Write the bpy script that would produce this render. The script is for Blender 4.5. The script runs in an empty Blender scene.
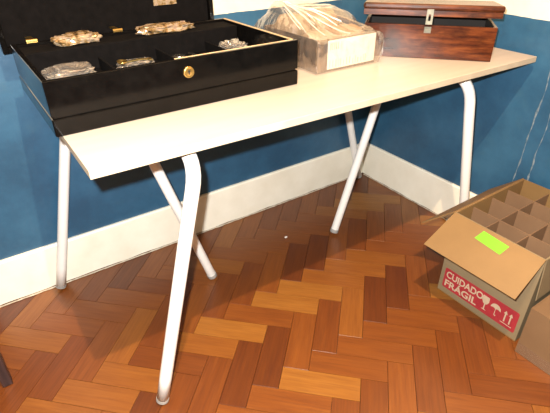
import bpy, bmesh, math, random
from mathutils import Vector, Matrix, noise
random.seed(7)
scn = bpy.context.scene
C = scn.collection

# ------------------------------------------------------------------ camera
H = 1.10                       # lens height above the floor
F_PX = 459.66
R = ((0.82614432, -0.30542617, 0.47349806),     # rows: world X, Y, Z; columns: image right, image down, forward
     (-0.56340244, -0.43591165, 0.70182528),
     (-0.00795249, -0.84657893, -0.53220379))
cam_d = bpy.data.cameras.new('camera')
cam_d.sensor_width = 36.0
cam_d.lens = F_PX / 550 * 36.0
cam_d.clip_start = 0.02
cam = bpy.data.objects.new('camera', cam_d)
C.objects.link(cam)
cam.matrix_world = Matrix(((R[0][0], -R[0][1], -R[0][2], 0),
                           (R[1][0], -R[1][1], -R[1][2], 0),
                           (R[2][0], -R[2][1], -R[2][2], H),
                           (0, 0, 0, 1)))
scn.camera = cam

# ------------------------------------------------------------------ world, lights, exposure
w = bpy.data.worlds.new('world'); scn.world = w
w.use_nodes = True
w.node_tree.nodes['Background'].inputs[0].default_value = (0.02, 0.02, 0.022, 1)
w.node_tree.nodes['Background'].inputs[1].default_value = 1.0
# the camera's own flash, up and left of the lens
fl = bpy.data.lights.new('camera_flash', 'SPOT')
fl.energy = 190.0; fl.color = (1.0, 0.97, 0.92); fl.shadow_soft_size = 0.010
fl.spot_size = math.radians(115); fl.spot_blend = 0.6
flo = bpy.data.objects.new('camera_flash', fl); C.objects.link(flo)
flo.matrix_world = cam.matrix_world.copy()
flo.location = (-0.022, 0.028, 1.150)
# the room's ceiling bulb, nearly above the photographer
lp = bpy.data.lights.new('ceiling_bulb', 'POINT')
lp.energy = 290.0; lp.color = (1.0, 0.70, 0.43); lp.shadow_soft_size = 0.015
lpo = bpy.data.objects.new('ceiling_bulb', lp); C.objects.link(lpo)
lpo.location = (0.30, 0.10, 2.50)
scn.view_settings.view_transform = 'Standard'
scn.view_settings.look = 'None'
scn.view_settings.exposure = 0.0
scn.view_settings.gamma = 1.0
scn.view_settings.use_curve_mapping = False

# ------------------------------------------------------------------ pixel -> place helpers
def ray(px, py):
    a, b = (px - 275), (py - 206.5)
    return Vector([R[i][0] * a + R[i][1] * b + R[i][2] * F_PX for i in range(3)])
def on_z(px, py, z):
    r = ray(px, py); return Vector((0, 0, H)) + r * ((z - H) / r.z)
def on_y(px, py, y):
    r = ray(px, py); return Vector((0, 0, H)) + r * (y / r.y)
def on_x(px, py, x):
    r = ray(px, py); return Vector((0, 0, H)) + r * (x / r.x)
def to_px(p):
    d = Vector(p) - Vector((0, 0, H))
    c = [sum(R[i][j] * d[i] for i in range(3)) for j in range(3)]
    if c[2] < 0.05: return (-999, -999)
    return (275 + F_PX * c[0] / c[2], 206.5 + F_PX * c[1] / c[2])

# ------------------------------------------------------------------ materials
def srgb(r, g, b):
    f = lambda c: (c / 255 / 12.92) if c / 255 <= 0.04045 else ((c / 255 + 0.055) / 1.055) ** 2.4
    return (f(r), f(g), f(b), 1)
def lin(*c): return (c[0], c[1], c[2], 1)

class NT:
    def __init__(self, name):
        self.m = bpy.data.materials.new(name); self.m.use_nodes = True
        self.t = self.m.node_tree; self.t.nodes.clear()
        self.out = self.n('ShaderNodeOutputMaterial')
    def n(self, kind, **kw):
        nd = self.t.nodes.new(kind)
        for k, v in kw.items():
            if k in ('operation', 'blend_type', 'data_type', 'wave_type', 'bands_direction', 'noise_dimensions', 'feature', 'distance'):
                setattr(nd, k, v)
        return nd
    def l(self, a, b): self.t.links.new(a, b)
    def ramp(self, fac, stops):
        r = self.n('ShaderNodeValToRGB'); e = r.color_ramp.elements
        e[0].position, e[0].color = stops[0]; e[1].position, e[1].color = stops[-1]
        for p, c in stops[1:-1]:
            x = e.new(p); x.color = c
        self.l(fac, r.inputs[0]); return r.outputs[0]
    def noise(self, vec, scale, detail=4, rough=0.55):
        q = self.n('ShaderNodeTexNoise'); q.inputs['Scale'].default_value = scale
        q.inputs['Detail'].default_value = detail; q.inputs['Roughness'].default_value = rough
        if vec is not None: self.l(vec, q.inputs['Vector'])
        return q.outputs['Fac']
    def coord(self, which='Object', scale=(1, 1, 1)):
        tc = self.n('ShaderNodeTexCoord'); mp = self.n('ShaderNodeMapping')
        mp.inputs['Scale'].default_value = scale
        self.l(tc.outputs[which], mp.inputs['Vector']); return mp.outputs[0]
    def mix(self, fac, a, b, mode='MIX'):
        q = self.n('ShaderNodeMix', data_type='RGBA', blend_type=mode)
        for v, s in ((fac, q.inputs[0]), (a, q.inputs[6]), (b, q.inputs[7])):
            if hasattr(v, 'is_output'): self.l(v, s)
            else: s.default_value = v
        return q.outputs[2]
    def principled(self, col, rough=0.5, bump=None, bump_d=0.002, bump_s=0.4, **kw):
        p = self.n('ShaderNodeBsdfPrincipled')
        if hasattr(col, 'is_output'): self.l(col, p.inputs['Base Color'])
        else: p.inputs['Base Color'].default_value = col
        if hasattr(rough, 'is_output'): self.l(rough, p.inputs['Roughness'])
        else: p.inputs['Roughness'].default_value = rough
        for k, v in kw.items(): p.inputs[k.replace('_', ' ')].default_value = v
        if bump is not None:
            b = self.n('ShaderNodeBump'); b.inputs['Distance'].default_value = bump_d
            b.inputs['Strength'].default_value = bump_s
            self.l(bump, b.inputs['Height']); self.l(b.outputs[0], p.inputs['Normal'])
        self.l(p.outputs[0], self.out.inputs[0]); return p

def simple(name, c1, c2, rough=0.5, scale=8, bump=0.0, stretch=(1, 1, 1), detail=4, **kw):
    t = NT(name); v = t.coord('Object', stretch); f = t.noise(v, scale, detail)
    col = t.ramp(f, [(0.3, c1), (0.7, c2)])
    t.principled(col, rough, bump=f if bump else None, bump_d=bump, **kw)
    return t.m

M = {}
# painted wall: blue dado below, cream above, mottled and scuffed
def wall_mat():
    t = NT('painted_wall')
    geo = t.n('ShaderNodeNewGeometry'); sep = t.n('ShaderNodeSeparateXYZ'); t.l(geo.outputs['Position'], sep.inputs[0])
    n1 = t.noise(geo.outputs['Position'], 4.5, 8, 0.68)
    n2 = t.noise(geo.outputs['Position'], 14, 5, 0.65)
    blue = t.ramp(n1, [(0.36, lin(0.0151, 0.0604, 0.1188)), (0.5, lin(0.0201, 0.0792, 0.1511)), (0.66, lin(0.0285, 0.1019, 0.1844))])
    blue = t.mix(t.ramp(n2, [(0.58, (0, 0, 0, 1)), (0.75, (0.35, 0.35, 0.35, 1))]), blue, lin(0.0377, 0.0990, 0.1485))
    cream = t.ramp(n2, [(0.3, lin(0.60, 0.57, 0.46)), (0.7, lin(0.68, 0.65, 0.54))])
    wob = t.n('ShaderNodeMath', operation='MULTIPLY_ADD'); t.l(n2, wob.inputs[0]); wob.inputs[1].default_value = 0.006; t.l(sep.outputs[2], wob.inputs[2])
    gt = t.n('ShaderNodeMath', operation='GREATER_THAN'); t.l(wob.outputs[0], gt.inputs[0]); gt.inputs[1].default_value = 0.829
    col = t.mix(gt.outputs[0], blue, cream)
    t.principled(col, 0.42, bump=n2, bump_d=0.003, bump_s=0.35)
    return t.m
M['wall'] = wall_mat()
M['cream_wall'] = simple('cream_plaster', lin(0.60, 0.56, 0.46), lin(0.68, 0.64, 0.54), 0.6, 6, 0.002)
M['ceiling'] = simple('brown_ceiling_boards', lin(0.16, 0.085, 0.04), lin(0.24, 0.13, 0.06), 0.6, 6, 0.002, stretch=(1, 12, 1))  # dark colour given to the unseen ceiling to cut bounced light
M['baseboard'] = simple('baseboard_paint', lin(0.72, 0.69, 0.58), lin(0.82, 0.80, 0.70), 0.4, 9, 0.0025, detail=6)
M['plaster_edge'] = simple('chipped_plaster', lin(0.25, 0.21, 0.16), lin(0.52, 0.47, 0.38), 0.8, 40, 0.003)
M['crack'] = simple('bare_plaster', lin(0.05, 0.10, 0.15), lin(0.19, 0.23, 0.26), 0.8, 90, 0.002)

def wood_mat(name, c1, c2, c3, rough=0.32, rnd=True):
    """varnished parquet wood, grain along U"""
    t = NT(name)
    uv = t.n('ShaderNodeUVMap'); uv.uv_map = 'UVMap'
    vec = uv.outputs[0]
    if rnd:
        oi = t.n('ShaderNodeObjectInfo'); mul = t.n('ShaderNodeMath', operation='MULTIPLY'); t.l(oi.outputs['Random'], mul.inputs[0]); mul.inputs[1].default_value = 37.0
        cx = t.n('ShaderNodeCombineXYZ'); t.l(mul.outputs[0], cx.inputs[0]); t.l(mul.outputs[0], cx.inputs[1])
        ad = t.n('ShaderNodeVectorMath', operation='ADD'); t.l(vec, ad.inputs[0]); t.l(cx.outputs[0], ad.inputs[1]); vec = ad.outputs[0]
    mp = t.n('ShaderNodeMapping'); mp.inputs['Scale'].default_value = (5, 42, 1); t.l(vec, mp.inputs['Vector'])
    mp2 = t.n('ShaderNodeMapping'); mp2.inputs['Scale'].default_value = (9, 160, 1); t.l(vec, mp2.inputs['Vector'])
    g1 = t.noise(mp.outputs[0], 1.0, 3, 0.5)
    g2 = t.noise(mp2.outputs[0], 1.0, 4, 0.6)
    big = t.ramp(g1, [(0.25, c1), (0.5, c2), (0.78, c3)])
    col = t.mix(t.ramp(g2, [(0.42, (0, 0, 0, 1)), (0.70, (0.5, 0.5, 0.5, 1))]), big, (c1[0] * 0.62, c1[1] * 0.55, c1[2] * 0.5, 1))
    rr = t.ramp(g2, [(0.3, (rough, rough, rough, 1)), (0.8, (rough + 0.14,) * 3 + (1,))])
    t.principled(col, rr, bump=g2, bump_d=0.0006, bump_s=0.3)
    return t.m
# tones of the parquet, from pale honey to dark red brown
TONES = [wood_mat('parquet_honey', lin(0.186, 0.0676, 0.0109), lin(0.216, 0.0841, 0.0142), lin(0.246, 0.1023, 0.0197)),
         wood_mat('parquet_amber', lin(0.160, 0.0511, 0.0087), lin(0.182, 0.0619, 0.0103), lin(0.208, 0.0743, 0.0132)),
         wood_mat('parquet_orange', lin(0.130, 0.0371, 0.0068), lin(0.153, 0.0454, 0.0082), lin(0.175, 0.0552, 0.0098)),
         wood_mat('parquet_russet', lin(0.104, 0.0281, 0.0056), lin(0.123, 0.0338, 0.0065), lin(0.141, 0.0413, 0.0082)),
         wood_mat('parquet_red_brown', lin(0.078, 0.0198, 0.0050), lin(0.093, 0.0247, 0.0054), lin(0.112, 0.0305, 0.0068))]
M['subfloor'] = simple('joint_filler', lin(0.035, 0.013, 0.005), lin(0.06, 0.02, 0.008), 0.8, 30)

def laminate():
    t = NT('cream_laminate'); v = t.coord('Object', (3, 34, 1)); f = t.noise(v, 1.0, 4)
    v2 = t.coord('Object', (1, 1, 1)); f2 = t.noise(v2, 7, 4)
    col = t.ramp(f, [(0.3, lin(0.41, 0.36, 0.305)), (0.7, lin(0.45, 0.40, 0.345))])
    col = t.mix(t.ramp(f2, [(0.55, (0, 0, 0, 1)), (0.8, (0.4, 0.4, 0.4, 1))]), col, lin(0.39, 0.335, 0.265))
    t.principled(col, 0.38); return t.m
M['laminate'] = laminate()
M['laminate_edge'] = simple('laminate_edge_band', lin(0.40, 0.34, 0.25), lin(0.46, 0.40, 0.30), 0.5, 20)
M['underside'] = simple('board_underside', lin(0.30, 0.23, 0.16), lin(0.38, 0.30, 0.21), 0.7, 20)
M['white_tube'] = simple('white_enamel', lin(0.66, 0.66, 0.645), lin(0.74, 0.74, 0.72), 0.30, 12)
M['rubber'] = simple('grey_rubber', lin(0.22, 0.215, 0.21), lin(0.32, 0.31, 0.30), 0.7, 30)

def lacquer():
    t = NT('black_lacquer'); v = t.coord('Object'); f = t.noise(v, 26, 6, 0.7)
    col = t.ramp(f, [(0.35, lin(0.0020, 0.0018, 0.0017)), (0.75, lin(0.0045, 0.0040, 0.0036))])
    r = t.ramp(f, [(0.4, (0.10,) * 3 + (1,)), (0.8, (0.20,) * 3 + (1,))])
    t.principled(col, r, Specular_IOR_Level=0.18); return t.m
M['lacquer'] = lacquer()
M['velvet'] = simple('black_velvet', lin(0.0016, 0.0014, 0.0014), lin(0.0035, 0.003, 0.003), 0.9, 60, 0.001, Specular_IOR_Level=0.08)
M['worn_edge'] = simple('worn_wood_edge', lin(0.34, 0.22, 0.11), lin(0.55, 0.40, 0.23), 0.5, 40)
M['brass'] = simple('brass', lin(0.62, 0.42, 0.12), lin(0.78, 0.56, 0.20), 0.28, 60, Metallic=1.0)
M['dark_hole'] = simple('keyhole_black', lin(0.004, 0.003, 0.002), lin(0.008, 0.006, 0.004), 0.7, 20)
M['steel'] = simple('bright_steel', lin(0.55, 0.55, 0.54), lin(0.72, 0.72, 0.70), 0.25, 50, Metallic=1.0)
M['nickel'] = simple('nickel_latch', lin(0.12, 0.115, 0.085), lin(0.20, 0.19, 0.145), 0.5, 80, Metallic=0.4)

def mahogany(name, stretch):
    t = NT(name); v = t.coord('Object', stretch); f = t.noise(v, 1.0, 6, 0.65)
    v2 = t.coord('Object', (9, 20, 16)); f2 = t.noise(v2, 1.0, 4, 0.6)
    col = t.ramp(f, [(0.34, lin(0.018, 0.0045, 0.002)), (0.48, lin(0.070, 0.0165, 0.0050)), (0.66, lin(0.150, 0.042, 0.0105))])
    col = t.mix(t.ramp(f2, [(0.46, (0, 0, 0, 1)), (0.66, (0.85, 0.85, 0.85, 1))]), col, lin(0.014, 0.0042, 0.002))
    t.principled(col, 0.24, bump=f, bump_d=0.0004, Specular_IOR_Level=0.35); return t.m
M['mahogany'] = mahogany('red_brown_stained_wood', (7, 30, 60))
M['chest_inside'] = simple('painted_shade_inside', lin(0.005, 0.003, 0.002), lin(0.009, 0.005, 0.003), 0.8, 20)  # near black, paints in the shade under the chest lid

def cardboard(name, c1, c2):
    t = NT(name); v = t.coord('Object', (1, 1, 1)); f = t.noise(v, 9, 5)
    v2 = t.coord('Object', (260, 260, 6)); f2 = t.noise(v2, 1.0, 2)
    col = t.ramp(f, [(0.3, c1), (0.7, c2)])
    t.principled(col, 0.72, bump=f2, bump_d=0.0006, bump_s=0.25); return t.m
M['kraft'] = cardboard('kraft_cardboard', lin(0.166, 0.0953, 0.0318), lin(0.195, 0.1140, 0.0393))
M['kraft_grey'] = cardboard('printed_side_cardboard', lin(0.174, 0.1312, 0.0718), lin(0.199, 0.1523, 0.0847))
M['kraft_pink'] = cardboard('divider_cardboard', lin(0.144, 0.0820, 0.0423), lin(0.174, 0.1016, 0.0529))
M['kraft_dull'] = cardboard('dull_cardboard', lin(0.137, 0.0765, 0.0340), lin(0.158, 0.0906, 0.0416))
M['red_ink'] = simple('red_ink', lin(0.26, 0.016, 0.024), lin(0.33, 0.024, 0.030), 0.65, 40)
M['pale_ink'] = simple('pale_ink', lin(0.40, 0.31, 0.21), lin(0.46, 0.36, 0.25), 0.7, 40)
M['sticky'] = simple('fluorescent_green_paper', lin(0.125, 0.40, 0.010), lin(0.14, 0.43, 0.014), 0.7, 12)
M['dark_wood'] = simple('dark_stained_wood', lin(0.020, 0.010, 0.010), lin(0.045, 0.022, 0.02), 0.4, 10, stretch=(8, 8, 1))
M['paper'] = simple('white_scrap', lin(0.65, 0.62, 0.58), lin(0.8, 0.78, 0.74), 0.7, 60)

def film(name, tint, gloss_lo, gloss_hi, haze, rough=0.12, streak=0.0, bmp=0.6):
    """thin clear plastic: see-through, with glossy creases and a little milky haze"""
    t = NT(name); v = t.coord('Object'); f = t.noise(v, 30, 4, 0.6)
    tr = t.n('ShaderNodeBsdfTransparent'); tr.inputs[0].default_value = tint
    gl = t.n('ShaderNodeBsdfGlossy'); gl.inputs['Roughness'].default_value = rough; gl.inputs[0].default_value = (1, 1, 1, 1)
    b = t.n('ShaderNodeBump'); b.inputs['Distance'].default_value = 0.004; b.inputs['Strength'].default_value = bmp
    t.l(f, b.inputs['Height']); t.l(b.outputs[0], gl.inputs['Normal'])
    df = t.n('ShaderNodeBsdfDiffuse'); df.inputs[0].default_value = (0.86, 0.83, 0.78, 1)
    tl = t.n('ShaderNodeBsdfTranslucent'); tl.inputs[0].default_value = (0.86, 0.83, 0.78, 1)
    hz = t.n('ShaderNodeMixShader'); hz.inputs[0].default_value = 0.4; t.l(df.outputs[0], hz.inputs[1]); t.l(tl.outputs[0], hz.inputs[2])
    m1 = t.n('ShaderNodeMixShader'); m1.inputs[0].default_value = haze
    if streak > 0:                               # stress-whitened creases
        g = t.noise(t.coord('Object', (9, 26, 14)), 1.0, 5, 0.6)
        ab = t.ramp(g, [(0.42, (haze,) * 3 + (1,)), (0.50, (haze + streak,) * 3 + (1,)), (0.58, (haze,) * 3 + (1,))]); t.l(ab, m1.inputs[0])
    t.l(tr.outputs[0], m1.inputs[1]); t.l(hz.outputs[0], m1.inputs[2])
    lw = t.n('ShaderNodeLayerWeight'); lw.inputs[0].default_value = 0.35
    mr = t.n('ShaderNodeMapRange'); mr.inputs[3].default_value = gloss_lo; mr.inputs[4].default_value = gloss_hi
    t.l(lw.outputs['Facing'], mr.inputs[0])
    m2 = t.n('ShaderNodeMixShader'); t.l(mr.outputs[0], m2.inputs[0]); t.l(m1.outputs[0], m2.inputs[1]); t.l(gl.outputs[0], m2.inputs[2])
    t.l(m2.outputs[0], t.out.inputs[0]); return t.m
M['film'] = film('clear_plastic_film', (0.975, 0.965, 0.95, 1), 0.10, 0.5, 0.065, 0.14, 0.0, 0.15)
M['film_fold_streak'] = film('whitened_film_streak', (0.95, 0.94, 0.92, 1), 0.18, 0.6, 0.48, 0.22, 0.0, 0.1)  # milky white stands in for highlights along the pleats
M['film_bag'] = film('crumpled_clear_bag', (0.95, 0.95, 0.95, 1), 0.10, 0.6, 0.10)
M['tape'] = film('clear_packing_tape', (0.97, 0.95, 0.9, 1), 0.05, 0.30, 0.03, 0.25, 0.0, 0.0)
M['tray_print'] = simple('printed_brown_carton', lin(0.035, 0.022, 0.015), lin(0.16, 0.10, 0.06), 0.4, 22)
M['tray_inside'] = simple('brown_carton_inside', lin(0.24, 0.15, 0.08), lin(0.32, 0.20, 0.11), 0.7, 22)
M['packet'] = simple('beige_packet', lin(0.16, 0.105, 0.06), lin(0.36, 0.265, 0.165), 0.45, 18)
M['label_paper'] = simple('white_label_paper', lin(0.62, 0.58, 0.48), lin(0.74, 0.70, 0.60), 0.5, 16)
M['label_ink'] = simple('grey_label_ink', lin(0.34, 0.31, 0.25), lin(0.42, 0.38, 0.31), 0.6, 40)
def bundle_mat():
    t = NT('gilt_in_plastic'); v = t.coord('Object'); f = t.noise(v, 55, 3, 0.6)
    col = t.ramp(f, [(0.34, lin(0.03, 0.018, 0.01)), (0.46, lin(0.22, 0.14, 0.055)), (0.56, lin(0.34, 0.27, 0.19)), (0.70, lin(0.26, 0.17, 0.14))])
    t.principled(col, 0.22, Metallic=0.35); return t.m
M['bundle'] = bundle_mat()

# ------------------------------------------------------------------ mesh helpers
def link(name, me, mat, parent=None, smooth=False):
    o = bpy.data.objects.new(name, me); C.objects.link(o)
    if mat is not None and len(me.materials) == 0: me.materials.append(mat)
    if parent is not None: o.parent = parent
    if smooth:
        for p in me.polygons: p.use_smooth = True
    return o
def bm_obj(name, bm, mat, parent=None, smooth=False):
    bmesh.ops.recalc_face_normals(bm, faces=bm.faces)
    me = bpy.data.meshes.new(name); bm.to_mesh(me); bm.free()
    return link(name, me, mat, parent, smooth)
def add_box(bm, lo, hi, bev=0.0, seg=2, mtx=None):
    vs = [bm.verts.new((x, y, z)) for x in (lo[0], hi[0]) for y in (lo[1], hi[1]) for z in (lo[2], hi[2])]
    fs = [bm.faces.new([vs[i] for i in q]) for q in ((0, 1, 3, 2), (4, 6, 7, 5), (0, 4, 5, 1), (2, 3, 7, 6), (0, 2, 6, 4), (1, 5, 7, 3))]
    allv = list(vs)
    if bev > 0:
        es = list({e for f in fs for e in f.edges})
        r = bmesh.ops.bevel(bm, geom=es, offset=bev, segments=seg, affect='EDGES', profile=0.5)
        allv = list({v for f in r['faces'] for v in f.verts} | {v for v in vs if v.is_valid})
    if mtx is not None: bmesh.ops.transform(bm, matrix=mtx, verts=allv)
    return allv
def box(name, lo, hi, mat, parent=None, bev=0.0, seg=2, mtx=None):
    bm = bmesh.new(); add_box(bm, lo, hi, bev, seg, mtx); return bm_obj(name, bm, mat, parent)
def add_tube(bm, pts, r, seg=20, caps=True, r_fn=None):
    pts = [Vector(p) for p in pts]; rings = []; up = None
    for i, p in enumerate(pts):
        t = (pts[min(i + 1, len(pts) - 1)] - pts[max(i - 1, 0)]).normalized()
        if up is None: up = Vector((1, 0, 0)) if abs(t.x) < 0.8 else Vector((0, 1, 0))
        a = (up - t * up.dot(t)).normalized(); up = a; b = t.cross(a)
        rr = r_fn(i / (len(pts) - 1)) if r_fn else r
        rings.append([bm.verts.new(p + a * math.cos(2 * math.pi * k / seg) * rr + b * math.sin(2 * math.pi * k / seg) * rr) for k in range(seg)])
    for i in range(len(rings) - 1):
        for k in range(seg):
            bm.faces.new((rings[i][k], rings[i][(k + 1) % seg], rings[i + 1][(k + 1) % seg], rings[i + 1][k]))
    if caps:
        bm.faces.new(rings[0][::-1]); bm.faces.new(rings[-1])
def tube(name, pts, r, mat, parent=None, seg=20):
    bm = bmesh.new(); add_tube(bm, pts, r, seg); return bm_obj(name, bm, mat, parent, True)
def fix_smooth(o, ang=40):
    for p in o.data.polygons: p.use_smooth = True
    o.data.set_sharp_from_angle(angle=math.radians(ang))
def empty(name, loc=(0, 0, 0), rz=0):
    o = bpy.data.objects.new(name, None); C.objects.link(o); o.location = loc; o.rotation_euler = (0, 0, rz)
    o.empty_display_size = 0.05; return o
def tag(o, label, cat, group=None):
    o['label'] = label; o['category'] = cat
    if group: o['group'] = group
    return o
def struct(o, label, cat):
    o['kind'] = 'structure'; o['label'] = label; o['category'] = cat; return o
def prism(name, poly, axis_fn, d, mat, parent=None):
    """extrude a 2-D outline: axis_fn(a, b, c) -> world point, c in 0..d"""
    bm = bmesh.new()
    v0 = [bm.verts.new(axis_fn(a, b, 0)) for a, b in poly]; v1 = [bm.verts.new(axis_fn(a, b, d)) for a, b in poly]
    bm.faces.new(v0); bm.faces.new(v1[::-1]); n = len(poly)
    for i in range(n): bm.faces.new((v0[i], v0[(i + 1) % n], v1[(i + 1) % n], v1[i]))
    return bm_obj(name, bm, mat, parent)
def slab(name, corners, th, mat, parent=None):
    """thin sheet with four corners and a thickness along its normal"""
    c = [Vector(q) for q in corners]; n = (c[1] - c[0]).cross(c[3] - c[0]).normalized() * th
    bm = bmesh.new(); a = [bm.verts.new(q) for q in c]; b = [bm.verts.new(q + n) for q in c]
    bm.faces.new(a); bm.faces.new(b[::-1])
    for i in range(4): bm.faces.new((a[i], a[(i + 1) % 4], b[(i + 1) % 4], b[i]))
    return bm_obj(name, bm, mat, parent)

# ------------------------------------------------------------------ room shell
XR, YB = 1.532, 1.470           # faces of the right and back walls
XL, YF, ZC = -2.6, -2.9, 2.95
BB_H, BB_T = 0.168, 0.012
floor = struct(box('floor', (XL - .1, YF - .1, -0.10), (XR + .1, YB + .1, -0.020), M['subfloor']), 'herringbone parquet floor of orange brown wood blocks', 'floor')
struct(box('ceiling', (XL - .1, YF - .1, ZC), (XR + .1, YB + .1, ZC + .1), M['ceiling']), 'unseen wooden ceiling, coloured dark brown to cut bounced light', 'ceiling')
struct(box('wall_back', (XL, YB, -0.02), (XR + .1, YB + .1, ZC), M['wall']), 'blue painted wall behind the table, cream above', 'wall')
wall_right = struct(box('wall_right', (XR, YF, -0.02), (XR + .1, YB, ZC), M['wall']), 'blue painted side wall with two scratched lines', 'wall')
struct(box('wall_left', (XL - .1, YF, -0.02), (XL, YB + .1, ZC), M['wall']), 'blue and cream painted wall outside the picture on the left', 'wall')
struct(box('wall_front', (XL - .1, YF - .1, -0.02), (XR + .1, YF, ZC), M['wall']), 'blue and cream painted wall behind the photographer', 'wall')

def baseboard(name, along, face, a0, a1, label):
    """painted board with slightly wavy foot and rounded top"""
    bm = bmesh.new(); n = 120; prev = None; h = BB_H
    for i in range(n + 1):
        a = a0 + (a1 - a0) * i / n
        wob = 0.0035 * noise.noise(Vector((a * 14, 3.1, 0.7))) + 0.002 * noise.noise(Vector((a * 45, 1.1, 0)))
        out = 0.0015 * noise.noise(Vector((a * 9, 7.7, 2.0)))
        zb = 0.0015 + max(0.0, 0.003 + wob)
        prof = [(0, zb), (BB_T + out, zb), (BB_T + out, h - 0.006), (BB_T - 0.004 + out, h), (0, h)]
        ring = [bm.verts.new((a, face - d, z) if along == 'x' else (face - d, a, z)) for d, z in prof]
        if prev:
            for k in range(5): bm.faces.new((prev[k], prev[(k + 1) % 5], ring[(k + 1) % 5], ring[k]))
        else: bm.faces.new(ring)
        prev = ring
    bm.faces.new(prev[::-1])
    return struct(bm_obj(name, bm, M['baseboard']), label, 'baseboard')
baseboard('baseboard_back', 'x', YB - 0.0005, XL + 0.005, XR - 0.0005, 'cream painted baseboard along the wall behind the table')
baseboard('baseboard_right', 'y', XR - 0.0005, YF + 0.005, YB - BB_T - 0.003, 'cream painted baseboard along the right hand wall')
# dirty, chipped plaster seam at the foot of the boards
def seam(name, along, face, a0, a1, label):
    bm = bmesh.new(); n = 160; prev = None
    for i in range(n + 1):
        a = a0 + (a1 - a0) * i / n
        d = 0.0025 + 0.0045 * abs(noise.noise(Vector((a * 22, 9.1, 4.0)))) + 0.003 * abs(noise.noise(Vector((a * 70, 2.2, 0))))
        prof = [(0, 0.0012), (d, 0.0012), (d * 0.4, 0.0040), (0, 0.0045)]
        ring = [bm.verts.new((a, face - q, z) if along == 'x' else (face - q, a, z)) for q, z in prof]
        if prev:
            for k in range(4): bm.faces.new((prev[k], prev[(k + 1) % 4], ring[(k + 1) % 4], ring[k]))
        else: bm.faces.new(ring)
        prev = ring
    bm.faces.new(prev[::-1])
    return struct(bm_obj(name, bm, M['plaster_edge']), label, 'trim')
seam('trim_1', 'x', YB - BB_T - 0.003, -1.0, XR - BB_T - 0.012, 'ragged plaster seam at the foot of the back baseboard')
seam('trim_2', 'y', XR - BB_T - 0.003, 0.0, YB - BB_T - 0.012, 'ragged plaster seam at the foot of the right baseboard')
# two scratched lines on the right wall
def scratch(p0, p1, seed, wmax):
    bm = bmesh.new(); n = 46; L = []; Rr = []
    for i in range(n + 1):
        t = i / n; y = p0[0] + (p1[0] - p0[0]) * t + 0.006 * noise.noise(Vector((t * 7, seed, 0))); z = p0[1] + (p1[1] - p0[1]) * t
        wd = wmax * max(0.12, 0.55 + 1.3 * noise.noise(Vector((t * 16, seed, 5))))
        if i in (0, n): wd = 0.0002
        L.append((bm.verts.new((XR - 0.0001, y - wd, z)), bm.verts.new((XR - 0.0012, y - wd * .6, z))))
        Rr.append((bm.verts.new((XR - 0.0001, y + wd, z)), bm.verts.new((XR - 0.0012, y + wd * .6, z))))
    for i in range(n):
        bm.faces.new((L[i][0], L[i + 1][0], L[i + 1][1], L[i][1])); bm.faces.new((L[i][1], L[i + 1][1], Rr[i + 1][1], Rr[i][1]))
        bm.faces.new((Rr[i][1], Rr[i + 1][1], Rr[i + 1][0], Rr[i][0]))
    o = bm_obj('scratch', bm, M['crack'], wall_right); o['label'] = 'pale scratched line in the blue paint'
scratch((0.708, 0.70), (0.728, 0.26), 1.3, 0.0030)
scratch((0.672, 0.66), (0.676, 0.26), 4.7, 0.0034)

# ------------------------------------------------------------------ herringbone parquet
PW = 0.0744; PL = PW * 3; S2 = math.sqrt(2.0)
GAP = 0.0006
ORG = (0.7174, 0.7184)          # far corner (u min, v max) of one long-way block
def uv2xy(u, v): return (u / S2 + v / S2, -u / S2 + v / S2)
def xy2uv(x, y): return (x / S2 - y / S2, x / S2 + y / S2)
U0, V0 = xy2uv(*ORG); V0 -= PW
def clip_poly(poly, inside, inter):
    out = []
    for i in range(len(poly)):
        a, b = poly[i - 1], poly[i]
        if inside(b):
            if not inside(a): out.append(inter(a, b))
            out.append(b)
        elif inside(a): out.append(inter(a, b))
    return out
def clip_room(poly, x0, x1, y0, y1):
    for ax, lim, sgn in ((0, x0, 1), (0, x1, -1), (1, y0, 1), (1, y1, -1)):
        ins = lambda p: (p[ax] - lim) * sgn >= -1e-9
        def itx(a, b):
            t = (lim - a[ax]) / (b[ax] - a[ax]); return (a[0] + (b[0] - a[0]) * t, a[1] + (b[1] - a[1]) * t)
        poly = clip_poly(poly, ins, itx)
        if len(poly) < 3: return []
    return poly
def block_mesh(name, loc2, ang, poly=None, uvo=(0, 0)):
    """bevelled block; poly = outline in local coordinates (long way along x)"""
    hx, hy = PL / 2 - GAP, PW / 2 - GAP
    poly = poly or [(-hx, -hy), (hx, -hy), (hx, hy), (-hx, hy)]
    cx = sum(p[0] for p in poly) / len(poly); cy = sum(p[1] for p in poly) / len(poly)
    b = 0.00025
    top = []
    for x, y in poly:
        d = math.hypot(x - cx, y - cy) or 1
        top.append((x - (x - cx) / d * b * 1.3, y - (y - cy) / d * b * 1.3))
    n = len(poly)
    vs = [(x, y, -0.0195) for x, y in poly] + [(x, y, -b) for x, y in poly] + [(x, y, 0) for x, y in top]
    fs = [tuple(range(n))[::-1]] + [(i, (i + 1) % n, n + (i + 1) % n, n + i) for i in range(n)] + \
         [(n + i, n + (i + 1) % n, 2 * n + (i + 1) % n, 2 * n + i) for i in range(n)] + [tuple(range(2 * n, 3 * n))]
    return vs, fs
def set_uv(me, coords):
    ul = me.uv_layers.new(name='UVMap')
    for lp_ in me.loops: ul.data[lp_.index].uv = coords[lp_.vertex_index]
blocks = []
for m in range(-22, 23):
    for k in range(-80, 81):
        for typ in 'HV':
            if typ == 'H': u0, v0, du, dv = U0 + (k + 3 * m) * PW, V0 + (k - 3 * m) * PW, PL, PW
            else: u0, v0, du, dv = U0 + (k + 3 * m) * PW, V0 + (k - 3 * m + 1) * PW, PW, PL
            c = uv2xy(u0 + du / 2, v0 + dv / 2)
            if XL - .2 < c[0] < XR + .2 and YF - .2 < c[1] < YB + .2: blocks.append((typ, k, m, c))
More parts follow.
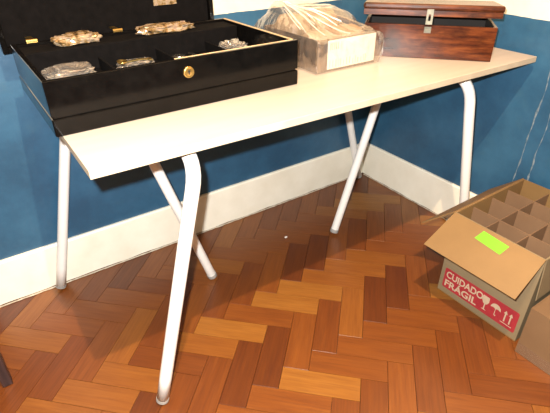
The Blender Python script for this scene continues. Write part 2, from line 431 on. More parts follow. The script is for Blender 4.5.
X0c, X1c, Y0c, Y1c = XL + .001, XR - .001, YF + .001, YB - .001
def visible(c):
    p = to_px((c[0], c[1], 0)); return -40 < p[0] < 600 and 130 < p[1] < 470
def rank(b):
    p = to_px((b[3][0], b[3][1], 0)); return 0 if visible(b[3]) else 1 + math.hypot(p[0] - 275, p[1] - 300) / 1000 + (5 if p[0] < -900 else 0)
blocks.sort(key=rank)
TONE_OVERRIDE = {('H', -2, 0): 0, ('H', 0, -1): 0, ('H', -1, -1): 0, ('H', -3, -1): 0, ('H', -2, -1): 2, ('H', 1, -1): 1, ('H', 2, -1): 1, ('H', 3, -1): 1, ('H', 4, -1): 2, ('H', -4, -1): 1, ('H', -1, 0): 2, ('H', 0, 0): 2, ('H', 1, 0): 2, ('H', 2, 0): 2, ('H', 3, 0): 2, ('H', -3, 0): 2, ('H', 1, 1): 2, ('V', 1, 0): 4, ('V', 2, 0): 4, ('V', 0, 0): 1, ('V', -1, 0): 3, ('V', -2, 0): 2, ('V', -3, 0): 4, ('V', -4, 0): 4, ('V', -5, 0): 3, ('V', -2, 1): 3, ('V', -1, 1): 2, ('V', 1, 1): 3, ('V', 1, -1): 4, ('V', 0, -1): 4, ('V', -3, -1): 3, ('V', -2, -1): 3, ('V', -3, 1): 3, ('H', 0, -2): 2, ('H', -1, -2): 2, ('H', -8, -2): 1, ('H', -6, -1): 1, ('H', -7, -1): 1, ('H', -9, -2): 2, ('V', -6, -1): 1, ('V', -8, -1): 3, ('V', -9, -1): 3, ('H', -5, -2): 2, ('H', -7, -2): 2, ('V', -8, -2): 1, ('V', -6, 0): 3, ('H', -5, -1): 3, ('V', -4, -2): 2, ('V', -5, -1): 3, ('H', -4, 0): 2, ('V', 2, 1): 3, ('V', 3, 1): 2, ('H', 2, 1): 3, ('H', 3, 1): 2, ('V', 0, 1): 3}
def tone_of(typ, k, m):
    if (typ, k, m) in TONE_OVERRIDE: return TONE_OVERRIDE[(typ, k, m)]
    rr = random.Random(k * 977 + m * 131 + (5 if typ == 'H' else 0)).random()
    if typ == 'H': return 0 if rr < .28 else 1 if rr < .62 else 2 if rr < .86 else 3  # H blocks lighter: sheen along their grain direction put into the tone
    return 1 if rr < .15 else 2 if rr < .45 else 3 if rr < .80 else 4
shared = {}
stuff_v, stuff_f, stuff_uv, stuff_m = [], [], [], []
made = 0
for typ, k, m, c in blocks:
    ang = -math.pi / 4 if typ == 'H' else math.pi / 4
    ca, sa = math.cos(ang), math.sin(ang)
    hx, hy = PL / 2 - GAP, PW / 2 - GAP
    wpoly = [(c[0] + x * ca - y * sa, c[1] + x * sa + y * ca) for x, y in ((-hx, -hy), (hx, -hy), (hx, hy), (-hx, hy))]
    cut = clip_room(wpoly, X0c, X1c, Y0c, Y1c)
    if len(cut) < 3: continue
    area = abs(sum(cut[i - 1][0] * cut[i][1] - cut[i][0] * cut[i - 1][1] for i in range(len(cut)))) / 2
    if area < 0.00012: continue
    clipped = any(not (X0c <= x <= X1c and Y0c <= y <= Y1c) for x, y in wpoly)
    poly = [((x - c[0]) * ca + (y - c[1]) * sa, -(x - c[0]) * sa + (y - c[1]) * ca) for x, y in cut] if clipped else None
    tone = tone_of(typ, k, m)
    rz_ = random.Random(k * 31 + m * 7 + (3 if typ == 'H' else 0))
    dz = -0.0002 - 0.0002 * rz_.random()
    if made < 298:
        if clipped or tone not in shared:
            vs, fs = block_mesh('parquet_block', c, ang, poly)
            me = bpy.data.meshes.new('parquet_block'); me.from_pydata(vs, [], fs); set_uv(me, [(v[0], v[1]) for v in vs])
            me.materials.append(TONES[tone])
            if not clipped: shared[tone] = me
        else: me = shared[tone]
        o = bpy.data.objects.new('parquet_block', me); C.objects.link(o); o.parent = floor
        o.location = (c[0], c[1], dz); o.rotation_euler = (0, 0, ang); made += 1
    else:
        vs, fs = block_mesh('b', c, ang, poly); off = len(stuff_v)
        stuff_v += [(c[0] + x * ca - y * sa, c[1] + x * sa + y * ca, z + dz) for x, y, z in vs]
        uo = rz_.random() * 30
        stuff_uv += [(x + uo, y + uo) for x, y, z in vs]
        stuff_f += [tuple(i + off for i in f) for f in fs]; stuff_m += [tone] * len(fs)
me = bpy.data.meshes.new('parquet_blocks'); me.from_pydata(stuff_v, [], stuff_f); set_uv(me, stuff_uv)
for t_ in TONES: me.materials.append(t_)
for p, mi in zip(me.polygons, stuff_m): p.material_index = mi
o = bpy.data.objects.new('parquet_blocks', me); C.objects.link(o); o.parent = floor; o['kind'] = 'stuff'

# ------------------------------------------------------------------ table
TZ = 0.724; TT = 0.018
TX0, TX1, TY0, TY1 = 0.131, 1.508, 0.755, 1.430
table = tag(empty('trestle_table', ((TX0 + TX1) / 2, (TY0 + TY1) / 2, 0)), 'long cream topped table on splayed white tubular legs', 'table')
def tl(p): return Vector(p) - Vector(((TX0 + TX1) / 2, (TY0 + TY1) / 2, 0))
bm = bmesh.new(); vs = add_box(bm, tl((TX0, TY0, TZ - TT)), tl((TX1, TY1, TZ)), 0.0012, 2)
for v in vs: v.co.y += 0.026 * (0.5 - (v.co.x / (TX1 - TX0) + .5)) + 0.013          # set a touch askew to the wall
top = bm_obj('tabletop', bm, M['laminate'], table)
me = top.data; me.materials.append(M['laminate_edge']); me.materials.append(M['underside'])
for p in me.polygons:
    if p.normal.z < -0.7: p.material_index = 2
    elif abs(p.normal.z) < 0.5: p.material_index = 1
TR = 0.0162                      # tube radius
ztop = TZ - TT - TR - 0.0005
def leg_frame(foot_f, top_f, top_b, foot_b):
    """bent tube: front leg, crossbar under the top, rear leg"""
    ff, tf, tb, fb = [Vector(q) for q in (foot_f, top_f, top_b, foot_b)]
    def arc(c, a, b, rad, n=9):
        da, db = (a - c).normalized(), (b - c).normalized()
        pa, pb = c + da * rad, c + db * rad; out = []
        for i in range(n + 1):
            t = i / n; out.append(pa * (1 - t) ** 2 + c * 2 * t * (1 - t) + pb * t * t)
        return out
    pts = [ff + (tf - ff) * (0.9 * i / 8) for i in range(8)]
    pts += arc(tf, ff, tb, 0.085) + arc(tb, tf, fb, 0.085)
    pts += [tb + (fb - tb) * (0.2 + 0.8 * i / 7) for i in range(8)]
    fr = tube('leg_frame', [tl(p) for p in pts], TR, M['white_tube'], table, 24)
    for f_, t_ in ((ff, tf), (fb, tb)):
        d = (t_ - f_).normalized()
        cap = tube('rubber_foot', [tl(f_ - d * 0.004), tl(f_ + d * 0.004)], TR + 0.0008, M['rubber'], fr, 24)
        fix_smooth(cap)
    return fr
FZ = 0.012
leg_frame((0.174 + .26 * FZ, 0.809, FZ), (0.352, 0.805, ztop), (0.240, 1.435, ztop), (0.056 + .26 * FZ, 1.436, FZ))
leg_frame((1.447 - .27 * FZ, 0.811, FZ), (1.258, 0.805, ztop), (1.272, 1.435, ztop), (1.472 - .28 * FZ, 1.436, FZ))
def support(foot, topp):
    f_, t_ = Vector(foot), Vector(topp); d = (t_ - f_).normalized()
    lg = tube('support_leg', [tl(f_ + (t_ - f_) * i / 6) for i in range(7)], TR - 0.001, M['white_tube'], table, 24); fix_smooth(lg)
    cap = tube('rubber_foot', [tl(f_ - d * 0.004), tl(f_ + d * 0.010)], TR + 0.0005, M['rubber'], lg, 24); fix_smooth(cap)
support((0.521, 1.182, FZ), (0.314, 1.115, ztop - 0.012))
support((1.062, 1.142, FZ), (1.246, 1.115, ztop - 0.012))

# ------------------------------------------------------------------ black cutlery case
BX0, BX1, BY0, BY1, BZ0, BZ1 = 0.119, 0.727, 0.966, 1.346, TZ, 0.838
case = tag(empty('cutlery_case', ((BX0 + BX1) / 2, (BY0 + BY1) / 2, TZ)), 'open black lacquered cutlery case with raised lid and brass lock', 'case')
def cl(p): return Vector(p) - Vector(((BX0 + BX1) / 2, (BY0 + BY1) / 2, TZ))
def cbox(name, lo, hi, mat, parent=None, bev=0.0):
    return box(name, cl(lo), cl(hi), mat, parent or case, bev)
WT = 0.012
bm = bmesh.new()
zb = 0.766
for lo, hi in (((BX0, BY0, zb), (BX1, BY0 + WT, BZ1)), ((BX0, BY1 - WT, zb), (BX1, BY1, BZ1)),
               ((BX0, BY0 + WT, zb), (BX0 + WT, BY1 - WT, BZ1)), ((BX1 - WT, BY0 + WT, zb), (BX1, BY1 - WT, BZ1))):
    add_box(bm, cl(lo), cl(hi), 0.0012)
bm_obj('body', bm, M['lacquer'], case)
cbox('floor_panel', (BX0 + WT, BY0 + WT, zb), (BX1 - WT, BY1 - WT, 0.7702), M['velvet'])
cbox('groove', (BX0 + .004, BY0 + .004, 0.762), (BX1 - .004, BY1 - .004, zb), M['lacquer'])
cbox('base', (BX0 - .001, BY0 - .001, TZ + 0.0005), (BX1 + .001, BY1 + .001, 0.762), M['lacquer'], bev=0.003)
cbox('back_ledge', (BX0 + WT, 1.252, 0.770), (BX1 - WT, BY1 - WT, 0.831), M['velvet'], bev=0.003)
for x in (0.30, 0.455, 0.605): cbox('divider', (x, BY0 + WT, 0.770), (x + .005, 1.252, 0.800), M['velvet'], bev=0.001)
cbox('divider', (BX0 + WT, 1.108, 0.770), (BX1 - WT, 1.112, 0.794), M['velvet'])
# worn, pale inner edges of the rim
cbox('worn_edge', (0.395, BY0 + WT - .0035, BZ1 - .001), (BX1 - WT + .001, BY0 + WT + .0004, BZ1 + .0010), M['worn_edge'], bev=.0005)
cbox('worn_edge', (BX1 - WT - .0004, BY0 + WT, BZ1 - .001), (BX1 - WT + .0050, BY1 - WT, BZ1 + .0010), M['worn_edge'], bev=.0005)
# lock
lc = on_y(188.5, 72, BY0)
bm = bmesh.new()
prof = [(0.0, .0036), (.0070, .0036), (.0092, .0030), (.0108, .0042), (.0126, .0030), (.0132, .0), (0, 0)]
n = 28; rings = []
for r_, d_ in prof[:-1]:
    rings.append([bm.verts.new(cl((lc.x + r_ * math.cos(2 * math.pi * k / n), BY0 - d_, lc.z + r_ * math.sin(2 * math.pi * k / n)))) for k in range(n)] if r_ > 0 else [bm.verts.new(cl((lc.x, BY0 - d_, lc.z)))])
for i in range(len(rings) - 1):
    for k in range(n):
        a, b = rings[i], rings[i + 1]
        bm.faces.new((a[0], b[k], b[(k + 1) % n]) if len(a) == 1 else (a[k], b[k], b[(k + 1) % n], a[(k + 1) % n]))
lock = bm_obj('lock_plate', bm, M['brass'], case, True)
kh = [(.0026 * math.cos(a), .0018 + .0026 * math.sin(a)) for a in [math.radians(d) for d in range(-50, 231, 20)]] + [(-.0014, -.0052), (.0014, -.0052)]
prism('keyhole', kh, lambda a, b, c: cl((lc.x + a, BY0 - .0036 - c, lc.z + b)), .0004, M['dark_hole'], lock)
# lid, swung up behind the case and leaning towards the wall
LYB = 1.402
LCX = (BX0 + BX1) / 2 - .012
lid_m = Matrix.Translation(cl((LCX, LYB, 0.806))) @ Matrix.Rotation(math.radians(-2), 4, 'X')
LW, LH, LT, LR = (BX1 - BX0) / 2 + .004, 0.372, 0.040, 0.014
bm = bmesh.new()
add_box(bm, (-LW, 0.026, 0), (LW, LT, LH), 0.002, 2, lid_m)
for lo, hi in (((-LW, 0, 0), (-LW + LR, .026, LH)), ((LW - LR, 0, 0), (LW, .026, LH)), ((-LW + LR, 0, 0), (LW - LR, .026, LR)), ((-LW + LR, 0, LH - LR), (LW - LR, .026, LH))):
    add_box(bm, lo, hi, 0.001, 1, lid_m)
lid = bm_obj('lid', bm, M['lacquer'], case)
box('lining', (-LW + LR + .001, 0.012, LR + .001), (LW - LR - .001, 0.026, LH - LR - .001), M['velvet'], lid, mtx=lid_m)
pp = on_y(165, 1, LYB + .012)
lx = pp.x - LCX
box('lid_label', (lx - .036, 0.0095, pp.z - .806 - .010), (lx + .036, 0.0118, pp.z - .806 + .016), M['bundle'], lid, mtx=lid_m)
for hxp in (on_y(31, 41, 1.365).x, on_y(116, 30, 1.365).x):
    bm = bmesh.new()
    add_tube(bm, [cl((hxp - .013, 1.3505, 0.8405)), cl((hxp + .013, 1.3505, 0.8405))], 0.0034, 10)
    add_box(bm, cl((hxp - .013, 1.3465, 0.822)), cl((hxp + .013, 1.3490, 0.8405)))
    add_box(bm, cl((hxp - .008, 1.3530, 0.8390)), cl((hxp + .008, LYB + .0010, 0.8415)))
    bm_obj('hinge', bm, M['brass'], case)

# things lying in the case
def crumple(name, loc, dims, rz, mat, seed, amp=0.25, fr=16, sub=4):
    bm = bmesh.new(); bmesh.ops.create_icosphere(bm, subdivisions=sub, radius=1.0)
    for v in bm.verts:
        p = v.co.copy()
        q = Vector([math.copysign(abs(c) ** 0.65, c) for c in p])
        nn = noise.noise(p * 2.2 + Vector((seed, 0, 0))) * amp + (abs(noise.noise(p * 5.5 + Vector((0, seed, 0)))) - .2) * amp * 1.1
        q = q * (1 + nn)
        if q.z < -0.75: q.z = -0.75
        v.co = Vector((q.x * dims[0] / 2, q.y * dims[1] / 2, (q.z + 0.75) * dims[2] / 1.75))
    o = bm_obj(name, bm, mat); o.location = loc; o.rotation_euler = (0, 0, rz); return o
b1 = on_y(77, 37, 1.300)
tag(crumple('cutlery_bundle', (0.268, 1.296, 0.8318), (0.110, 0.054, 0.024), 0.05, M['bundle'], 1.0), 'gilt cutlery bundle in clear plastic at the left of the case ledge', 'cutlery', 'gilt bundles on the case ledge')
tag(crumple('cutlery_bundle', (0.506, 1.296, 0.8318), (0.158, 0.054, 0.020), -0.02, M['bundle'], 5.0), 'longer gilt cutlery bundle in plastic at the right of the case ledge', 'cutlery', 'gilt bundles on the case ledge')
tag(crumple('plastic_bag', (0.212, 1.182, 0.7708), (0.112, 0.095, 0.034), 0.06, M['film_bag'], 2.0, 0.30), 'crumpled clear plastic bag in the front left compartment of the black case', 'bag', 'plastic bags in the black case')
tag(crumple('plastic_bag', (0.660, 1.182, 0.7708), (0.066, 0.070, 0.034), 0.1, M['film_bag'], 8.0, 0.32), 'small crumpled plastic bag in the front right compartment of the black case', 'bag', 'plastic bags in the black case')
tag(crumple('plastic_bag', (0.375, 1.182, 0.7708), (0.088, 0.080, 0.024), -0.1, M['film_bag'], 11.0, 0.30), 'flat crumpled plastic bag in the second compartment of the black case', 'bag', 'plastic bags in the black case')
def spoon(name, loc, rz, mat, L=0.15, bowl=True):
    root = empty(name, loc, rz)
    bm = bmesh.new(); n = 14; prev = None
    for i in range(n + 1):
        t = i / n; x = -L / 2 + L * 0.72 * t; wd = 0.0075 * (1 - t) + 0.0028 * t + (0.002 if i < 3 else 0); z = 0.004 + 0.003 * math.sin(t * math.pi)
        ring = [bm.verts.new((x, s * wd, z + q)) for s, q in ((-1, 0), (1, 0), (1, .002), (-1, .002))]
        if prev:
            for k in range(4): bm.faces.new((prev[k], prev[(k + 1) % 4], ring[(k + 1) % 4], ring[k]))
        else: bm.faces.new(ring)
        prev = ring
    bm.faces.new(prev[::-1]); bm_obj('handle', bm, mat, root)
    bm = bmesh.new()
    if bowl:
        bmesh.ops.create_uvsphere(bm, u_segments=18, v_segments=10, radius=1.0)
        for v in bm.verts:
            z = v.co.z; v.co = Vector((L * 0.36 + v.co.x * L * 0.145, v.co.y * 0.019 * (1 + .12 * v.co.x), 0.0085 + (z * 0.0075 if z < 0 else -0.0045 * (1 - v.co.x ** 2 - v.co.y ** 2) * z)))
        bm_obj('bowl', bm, mat, root, True)
    else:
        pl = [(L * .18, -.004), (L * .46, -.009), (L * .5, .002), (L * .46, .006), (L * .18, .004)]
        v0 = [bm.verts.new((a, b, .005)) for a, b in pl]; v1 = [bm.verts.new((a, b, .0065)) for a, b in pl]
        bm.faces.new(v0[::-1]); bm.faces.new(v1)
        for i in range(5): bm.faces.new((v0[i], v0[(i + 1) % 5], v1[(i + 1) % 5], v1[i]))
        bm_obj('blade', bm, mat, root)
    return root
tag(spoon('spoon', (0.362, 1.150, 0.7975), math.radians(172), M['brass'], 0.085), 'small gold coloured spoon on the plastic inside the black case', 'spoon')
tag(spoon('table_knife', (0.560, 1.180, 0.7705), math.radians(100), M['steel'], 0.13, False), 'bright steel knife lying in the black case beside a spoon', 'knife')
tag(spoon('spoon', (0.515, 1.180, 0.7705), math.radians(95), M['steel'], 0.13), 'bright steel spoon lying in the black case beside a knife', 'spoon')

# ------------------------------------------------------------------ package wrapped in clear plastic
PX0, PX1, PY0, PY1, PZ1 = 0.826, 1.048, 1.005, 1.275, 0.815
pk = tag(empty('wrapped_package', ((PX0 + PX1) / 2, (PY0 + PY1) / 2, TZ)), 'brown printed tray of beige packets wrapped in clear plastic', 'package')
def pl_(p): return Vector(p) - Vector(((PX0 + PX1) / 2, (PY0 + PY1) / 2, TZ))
bm = bmesh.new(); tw = 0.004
for lo, hi in (((PX0, PY0, TZ + .001), (PX1, PY1, TZ + .005)), ((PX0, PY0, TZ + .005), (PX1, PY0 + tw, PZ1)), ((PX0, PY1 - tw, TZ + .005), (PX1, PY1, PZ1)),
               ((PX0, PY0 + tw, TZ + .005), (PX0 + tw, PY1 - tw, PZ1)), ((PX1 - tw, PY0 + tw, TZ + .005), (PX1, PY1 - tw, PZ1))):
    add_box(bm, pl_(lo), pl_(hi), 0.0008, 1)
bm_obj('tray', bm, M['tray_print'], pk)
lab = box('label', pl_((PX0 + .034, PY0 - .0012, TZ + .008)), pl_((PX1 - .006, PY0 - .0002, PZ1 - .004)), M['label_paper'], pk)
lw_ = PX1 - .030 - PX0 - .034
bm = bmesh.new()
rr = random.Random(3)
x = PX0 + .042
while x < PX1 - .042:                      # pale bar marks along the foot and at the top left of the label
    wd = rr.choice((.002, .003, .0045))
    add_box(bm, pl_((x, PY0 - .0016, TZ + .013)), pl_((x + wd, PY0 - .0012, TZ + .013 + rr.choice((.014, .020, .020)))))
    x += wd + rr.choice((.004, .006, .009))
for i in range(5):
    add_box(bm, pl_((PX0 + .042 + i * .007, PY0 - .0016, PZ1 - .030)), pl_((PX0 + .0455 + i * .007, PY0 - .0012, PZ1 - .011)))
bm_obj('print', bm, M['label_ink'], lab)['kind'] = 'stuff'
for i in range(2):
    for j in range(2):
        cx = PX0 + .059 + i * .105; cy = PY0 + .072 + j * .128
        p = crumple('packet', pl_((cx, cy, TZ + .0055)), (.098, .120, (.092, .122)[j] + .006 * i), 0.06 * (i - j), M['packet'], 20 + i * 3 + j, 0.07, sub=4); p.parent = pk
# the film: a loose bag over the tray, rising to a gathered peak at the back left
PKX, PKY = -.85, .55
def sstep(a, b, x):
    t = max(0.0, min(1.0, (x - a) / (b - a))); return t * t * (3 - 2 * t)
def film_z(sx, sy):
    rise = .052 * sstep(-1.0, .15, sy) * (1 - .75 * sstep(.70, 1.0, sy)) * (1 - .55 * abs(sx) ** 8)
    peak = .036 * math.exp(-((sx - PKX) ** 2) / .16 - ((sy - PKY) ** 2) / .30)
    rx, ry = sx - PKX, sy - PKY; an = math.atan2(ry, rx); rd = math.hypot(rx, ry)
    fan = ((.5 - abs(noise.noise(Vector((an * 4.2, 4.0, rd * .25))))) * .030 + (.5 - abs(noise.noise(Vector((an * 10, 8.0, rd * .3))))) * .014) * min(1, rd * 1.2)
    return PZ1 - TZ + .006 + rise + peak + (fan - .020) * (.25 + .75 * (1 - abs(sy) ** 4))
FHX, FHY = (PX1 - PX0) / 2 + .004, (PY1 - PY0) / 2 + .004
def film_bag():
    bm = bmesh.new(); nx, ny = 120, 110; g = {}
    for i in range(nx + 1):
        for j in range(ny + 1):
            a = -1.30 + 2.60 * i / nx; b = -1.30 + 2.60 * j / ny
            sx = max(-1, min(1, a)); sy = max(-1, min(1, b))
            over = max(abs(a) - 1, abs(b) - 1, 0) / 0.30
            x = sx * FHX; y = sy * FHY; z = film_z(sx, sy)
            if over > 0:
                z = z * (1 - over) + .0015 * over
                bul = .004 + .005 * math.sin(over * math.pi) + .007 * abs(noise.noise(Vector((a * 5, b * 5, over * 1.5)))) * (1 if over < .97 else .4)
                if abs(a) > 1: x += math.copysign(bul, a)
                if abs(b) > 1: y += math.copysign(bul, b)
                if a < -1 and b > -0.2: x -= .022 * sstep(-.2, .6, b) * math.sin(over * math.pi)   # loose flap hanging out at the left
            g[i, j] = bm.verts.new((x, y, max(z, .0012)))
    for i in range(nx):
        for j in range(ny): bm.faces.new((g[i, j], g[i + 1, j], g[i + 1, j + 1], g[i, j + 1]))
    return bm_obj('plastic_wrap', bm, M['film'], pk, True)
wrap = film_bag()
# pleats fanning out from the peak, whitened to paint in the film's streak highlights
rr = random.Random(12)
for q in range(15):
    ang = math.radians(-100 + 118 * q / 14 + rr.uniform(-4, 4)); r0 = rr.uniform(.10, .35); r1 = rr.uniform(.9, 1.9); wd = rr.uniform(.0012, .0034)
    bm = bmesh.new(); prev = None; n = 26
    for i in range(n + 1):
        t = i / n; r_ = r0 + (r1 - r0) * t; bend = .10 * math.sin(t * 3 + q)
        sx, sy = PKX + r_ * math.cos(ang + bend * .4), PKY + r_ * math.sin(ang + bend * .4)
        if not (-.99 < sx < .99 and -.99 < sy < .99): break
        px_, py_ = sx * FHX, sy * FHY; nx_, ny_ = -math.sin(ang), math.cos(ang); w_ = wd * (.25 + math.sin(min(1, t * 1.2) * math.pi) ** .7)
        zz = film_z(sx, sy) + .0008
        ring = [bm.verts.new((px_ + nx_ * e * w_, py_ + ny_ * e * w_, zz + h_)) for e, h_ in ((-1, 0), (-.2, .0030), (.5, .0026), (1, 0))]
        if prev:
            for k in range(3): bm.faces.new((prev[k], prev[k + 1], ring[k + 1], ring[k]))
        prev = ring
    if len(bm.faces) > 6: bm_obj('streak_pleat', bm, M['film_fold_streak'], wrap, True)
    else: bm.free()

# ------------------------------------------------------------------ red-brown wooden chest with lid ajar
ca_ = Vector((1.330, 0.800, TZ))                       # front right foot
chest_rot = math.atan2(-0.242, 0.212)
chest = tag(empty('wooden_chest', ca_, chest_rot), 'dark red brown wooden chest with lid ajar and metal hasp', 'chest')
KL, KD, KH, KT = 0.385, 0.190, 0.098, 0.010            # local: x to the front right corner is 0, extends to -KL; +y to the back
for nm, lo, hi in (('front_board', (-KL, 0, 0), (0, KT, KH)), ('back_board', (-KL, KD - KT, 0), (0, KD, KH)),
                   ('side_board', (-KL, KT, 0), (-KL + KT, KD - KT, KH)), ('side_board', (-KT, KT, 0), (0, KD - KT, KH))):
    o = box(nm, (lo[0], lo[1], .0006), hi, M['mahogany'], chest, 0.0012)
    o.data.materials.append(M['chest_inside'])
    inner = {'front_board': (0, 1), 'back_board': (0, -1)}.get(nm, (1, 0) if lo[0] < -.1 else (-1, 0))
    for p in o.data.polygons:                      # inner face near black, shade painted in
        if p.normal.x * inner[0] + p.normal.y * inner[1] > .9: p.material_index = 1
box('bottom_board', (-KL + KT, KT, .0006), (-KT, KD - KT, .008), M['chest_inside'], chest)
lm = Matrix.Translation((0, KD - .002, KH + .0125)) @ Matrix.Rotation(math.radians(-4.0), 4, 'X')
ov = 0.008
bm = bmesh.new()
add_box(bm, (-KL - ov, -KD - ov, .016), (ov, .002, .034), 0.007, 4, lm)
for lo, hi in (((-KL - ov + .003, -KD - ov + .003, 0), (ov - .003, -KD + .010, .017)), ((-KL - ov + .003, -.011, 0), (ov - .003, -.001, .017)),
               ((-KL - ov + .003, -KD + .010, 0), (-KL + .008, -.011, .017)), ((-.008, -KD + .010, 0), (ov - .003, -.011, .017))):
    add_box(bm, lo, hi, 0.001, 1, lm)
o = bm_obj('lid', bm, M['mahogany'], chest)
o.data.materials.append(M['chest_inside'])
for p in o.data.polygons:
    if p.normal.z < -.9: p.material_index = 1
for q in (-KL + .06, -.06): box('hinge', (q - .015, KD - .009, KH - .001), (q + .015, KD - .004, KH + .0120), M['nickel'], chest)
# hasp on the lid and its staple on the body
hx_ = -0.196
bm = bmesh.new()
hm = lm @ Matrix.Translation((hx_, -KD - ov + .0005, 0))
def plate_with_slot(w_, z0, z1, sw, s0, s1, th):
    for lo, hi in (((-w_, -th, z0), (-sw, 0, z1)), ((sw, -th, z0), (w_, 0, z1)), ((-sw, -th, z0), (sw, 0, s0)), ((-sw, -th, s1), (sw, 0, z1))):
        add_box(bm, lo, hi, 0, 1, hm)
plate_with_slot(.0095, -.022, .020, .0034, -.012, .006, .0022)
hasp = bm_obj('hasp', bm, M['nickel'], chest)
bm = bmesh.new(); add_box(bm, (hx_ - .010, -.0022, .076), (hx_ + .010, 0, .094), 0.0006, 1)
add_tube(bm, [(hx_ - .005, -.002, .087), (hx_ - .005, -.008, .087), (hx_ + .005, -.008, .087), (hx_ + .005, -.002, .087)], .0016, 8)
bm_obj('staple', bm, M['nickel'], chest)

# ------------------------------------------------------------------ wine carton with dividers
CX0, CX1, CY0, CY1, CZ = 1.140, 1.516, 0.392, 0.682, 0.316
ct = tag(empty('wine_carton', ((CX0 + CX1) / 2, (CY0 + CY1) / 2, 0)), 'open cardboard wine carton with dividers and red fragile print', 'carton')
def kl(p): return Vector(p) - Vector(((CX0 + CX1) / 2, (CY0 + CY1) / 2, 0))
T = 0.004
def kbox(name, lo, hi, mat, parent=None): return box(name, kl(lo), kl(hi), mat, parent or ct)
kbox('bottom', (CX0, CY0, .0008), (CX1, CY1, .005), M['kraft'])
front = kbox('printed_panel', (CX0, CY0, .005), (CX0 + T, CY1, CZ), M['kraft_grey'])
kbox('side_panel', (CX0 + T, CY1 - T, .005), (CX1 - T, CY1, CZ), M['kraft'])
kbox('side_panel', (CX0 + T, CY0, .005), (CX1 - T, CY0 + T, CZ), M['kraft_grey'])
kbox('end_panel', (CX1 - T, CY0, .005), (CX1, CY1, CZ), M['kraft'])
# divider sheets: three across, two lengthways
for i in range(3):
    x = CX0 + (CX1 - CX0) * (i + 1) / 4 - .002
    lean = (-.004, .003, -.002)[i]
    slab('divider', [kl((x, CY0 + T + .001, .006)), kl((x, CY1 - T - .001, .006)), kl((x + lean, CY1 - T - .001, CZ - .010)), kl((x + lean, CY0 + T + .001, CZ - .010))], .0025, M['kraft_pink'], ct)
for i in range(2):
    y = CY0 + (CY1 - CY0) * (i + 1) / 3
    slab('divider', [kl((CX0 + T + .001, y, .006)), kl((CX1 - T - .001, y, .006)), kl((CX1 - T - .001, y + .002, CZ - .012)), kl((CX0 + T + .001, y + .002, CZ - .012))], .0025, M['kraft_pink'], ct)
# flaps, folded outwards
OFL, OFR = Vector((1.026, 0.692, 0.234)), Vector((1.030, 0.390, 0.234))
flap = slab('flap', [kl((CX0 - .0005, CY1, CZ - .001)), kl((CX0 - .0005, CY0, CZ - .001)), kl(OFR), kl(OFL)], -.0035, M['kraft'], ct)
slab('flap', [kl((CX0, CY1 + .0005, CZ)), kl((CX1, CY1 + .0005, CZ)), kl((CX1 - .004, 0.787, 0.224)), kl((1.136, 0.789, 0.217))], .0035, M['kraft'], ct)
slab('flap', [kl((CX0 + .004, CY0 - .0005, CZ)), kl((CX1, CY0 - .0005, CZ)), kl((CX1, CY0 - .012, CZ - .14)), kl((CX0 + .004, CY0 - .012, CZ - .14))], .0025, M['kraft_grey'], ct)
# red fragile print on the panel that faces left
LY0, LY1, LZ0, LZ1 = 0.668, 0.404, 0.026, 0.106
def prn(a, b, c): return kl((CX0 - .0003 - c, LY0 - a, LZ0 + b))       # a to the right, b up
LWD, LHT = LY0 - LY1, LZ1 - LZ0
rc = .006; ol = []
for cx, cy, s in ((LWD - rc, LHT - rc, 0), (rc, LHT - rc, 90), (rc, rc, 180), (LWD - rc, rc, 270)):
    for d in range(0, 91, 30): ol.append((cx + rc * math.cos(math.radians(s + d)), cy + rc * math.sin(math.radians(s + d))))
red = prism('fragile_label', ol, prn, .0004, M['red_ink'], front)
def lettering(text, a0, b0, width, height):
    cu = bpy.data.curves.new('lettering', 'FONT'); cu.body = text; cu.size = 1.0; cu.offset = 0.028; cu.extrude = 0.0
    tmp = bpy.data.objects.new('tmp', cu); C.objects.link(tmp)
    bpy.context.view_layer.update()
    dg = bpy.context.evaluated_depsgraph_get()
    me_ = bpy.data.meshes.new_from_object(tmp.evaluated_get(dg)); bpy.data.objects.remove(tmp)
    xs = [v.co.x for v in me_.vertices]; ys = [v.co.y for v in me_.vertices]
    sx, sy = width / (max(xs) - min(xs)), height / (max(ys) - min(ys)); x0, y0 = min(xs), min(ys)
    for v in me_.vertices: v.co = prn(a0 + (v.co.x - x0) * sx, b0 + (v.co.y - y0) * sy, .0007)
    me_.materials.clear(); me_.materials.append(M['pale_ink']); me_.name = 'lettering'
    return link('lettering', me_, None, front)
lettering('CUIDADO', .008, .044, .138, .027)
lettering('FRÁGIL', .008, .008, .122, .034)
def icon(name, poly): return prism(name, poly, lambda a, b, c: prn(a, b, .0004 + c), .0003, M['pale_ink'], front)
gx = .157                                              # wine glass
icon('glass_symbol', [(gx - .011, .068), (gx - .012, .050), (gx - .007, .040), (gx - .0018, .036), (gx - .0018, .018), (gx - .009, .014), (gx + .009, .014),
                      (gx + .0018, .018), (gx + .0018, .036), (gx + .007, .040), (gx + .012, .050), (gx + .011, .068)])
ux = .193                                              # umbrella
icon('umbrella_symbol', [(ux + .017 * math.cos(math.radians(d)), .044 + .019 * math.sin(math.radians(d))) for d in range(0, 181, 15)] + [(ux - .008, .047), (ux, .044), (ux + .008, .047)])
icon('umbrella_symbol', [(ux - .001, .044), (ux - .001, .020), (ux + .005, .017), (ux + .006, .022), (ux + .004, .022), (ux + .001, .021), (ux + .001, .044)])
for ax in (.226, .243):                                # two upright arrows
    icon('arrow_symbol', [(ax - .0022, .020), (ax + .0022, .020), (ax + .0022, .050), (ax + .0062, .050), (ax, .062), (ax - .0062, .050), (ax - .0022, .050)])
icon('underline', [(.216, .012), (.253, .012), (.253, .0145), (.216, .0145)])
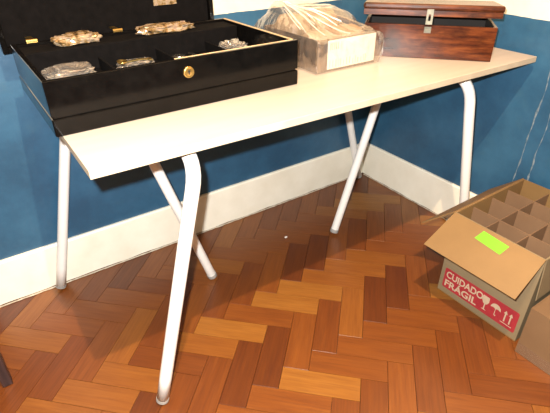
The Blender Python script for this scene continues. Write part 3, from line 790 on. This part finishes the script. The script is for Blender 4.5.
# green sticky note on the flap
h0 = Vector((CX0, CY1, CZ - .001)); e1 = Vector((CX0, CY0, CZ - .001)) - h0; e2 = ((OFL - h0) + (OFR - Vector((CX0, CY0, CZ - .001)))) / 2
nrm = e1.cross(e2).normalized(); nrm = nrm if nrm.z > 0 else -nrm
cor = []
for q in ((484, 231), (474.5, 237.8), (499.5, 254.7), (509.4, 246.9)):
    r_ = ray(*q); t_ = (h0 + nrm * .0042 - Vector((0, 0, H))).dot(nrm) / r_.dot(nrm); cor.append(Vector((0, 0, H)) + r_ * t_)
note = tag(slab('sticky_note', cor, .0004, M['sticky']), 'fluorescent green sticky note on the flap of the wine carton', 'sticky note')

# ------------------------------------------------------------------ second carton at the right edge
DX0, DX1, DY0, DY1, DZ = 1.108, 1.500, 0.080, 0.372, 0.176
c2 = tag(empty('low_carton', ((DX0 + DX1) / 2, (DY0 + DY1) / 2, 0)), 'low plain brown carton at the right edge, nearer than the wine carton', 'carton')
def dl(p): return Vector(p) - Vector(((DX0 + DX1) / 2, (DY0 + DY1) / 2, 0))
def dbox(name, lo, hi, mat): return box(name, dl(lo), dl(hi), mat, c2)
dbox('bottom', (DX0, DY0, .0008), (DX1, DY1, .005), M['kraft_dull'])
dbox('front_panel', (DX0, DY0, .005), (DX0 + T, DY1, DZ), M['kraft_dull'])
dbox('end_panel', (DX1 - T, DY0, .005), (DX1, DY1, DZ), M['kraft_dull'])
dbox('side_panel', (DX0 + T, DY1 - T, .005), (DX1 - T, DY1, DZ), M['kraft_dull'])
dbox('side_panel', (DX0 + T, DY0, .005), (DX1 - T, DY0 + T, DZ), M['kraft_dull'])
slab('flap', [dl((DX0 + T, DY1 - T, DZ - .001)), dl((DX1 - T, DY1 - T, DZ - .001)), dl((DX1 - T, DY1 - .12, DZ - .035)), dl((DX0 + T, DY1 - .12, DZ - .035))], .003, M['kraft_dull'], c2)
slab('flap', [dl((DX0 + T, DY0 + T, DZ - .001)), dl((DX1 - T, DY0 + T, DZ - .001)), dl((DX1 - T, DY0 + .12, DZ - .03)), dl((DX0 + T, DY0 + .12, DZ - .03))], -.003, M['kraft_dull'], c2)
dbox('packing_tape', (DX0 - .0009, DY0 + .002, .001), (DX0 - .0003, DY1 - .002, .040), M['tape'])

# ------------------------------------------------------------------ stool whose leg enters at the left edge
sx1, sy1 = -0.160, 1.112
st = tag(empty('wooden_stool', (sx1 - .15, sy1 + .02, 0)), 'dark wooden stool, one leg showing at the left edge', 'stool')
for dx, dy in ((.15, -.02), (-.15, -.02), (.15, .28), (-.15, .28)):
    bm = bmesh.new(); vs = add_box(bm, (dx - .017, dy - .017, .0005), (dx + .017, dy + .017, .43), 0.003)
    for v in vs:
        k_ = 1 - v.co.z / .43; v.co.x = dx + (v.co.x - dx) * (1 - .25 * k_); v.co.y = dy + (v.co.y - dy) * (1 - .25 * k_)
    bm_obj('leg', bm, M['dark_wood'], st)
box('seat', (-.18, -.05, .43), (.18, .31, .455), M['dark_wood'], st, 0.006, 3)
for dy in (-.02, .28): box('stretcher', (-.135, dy - .010, .16), (.135, dy + .010, .185), M['dark_wood'], st, 0.002)
for dx in (-.15, .15): box('apron', (dx - .010, .0, .38), (dx + .010, .262, .425), M['dark_wood'], st, 0.002)

# ------------------------------------------------------------------ scrap on the floor
sp = on_z(286, 237.5, 0)
s1 = crumple('paper_scrap', (sp.x, sp.y, 0.0001), (.012, .009, .004), .4, M['paper'], 3.0, .3, sub=2)
tag(s1, 'tiny white scrap lying on the parquet under the table', 'scrap')
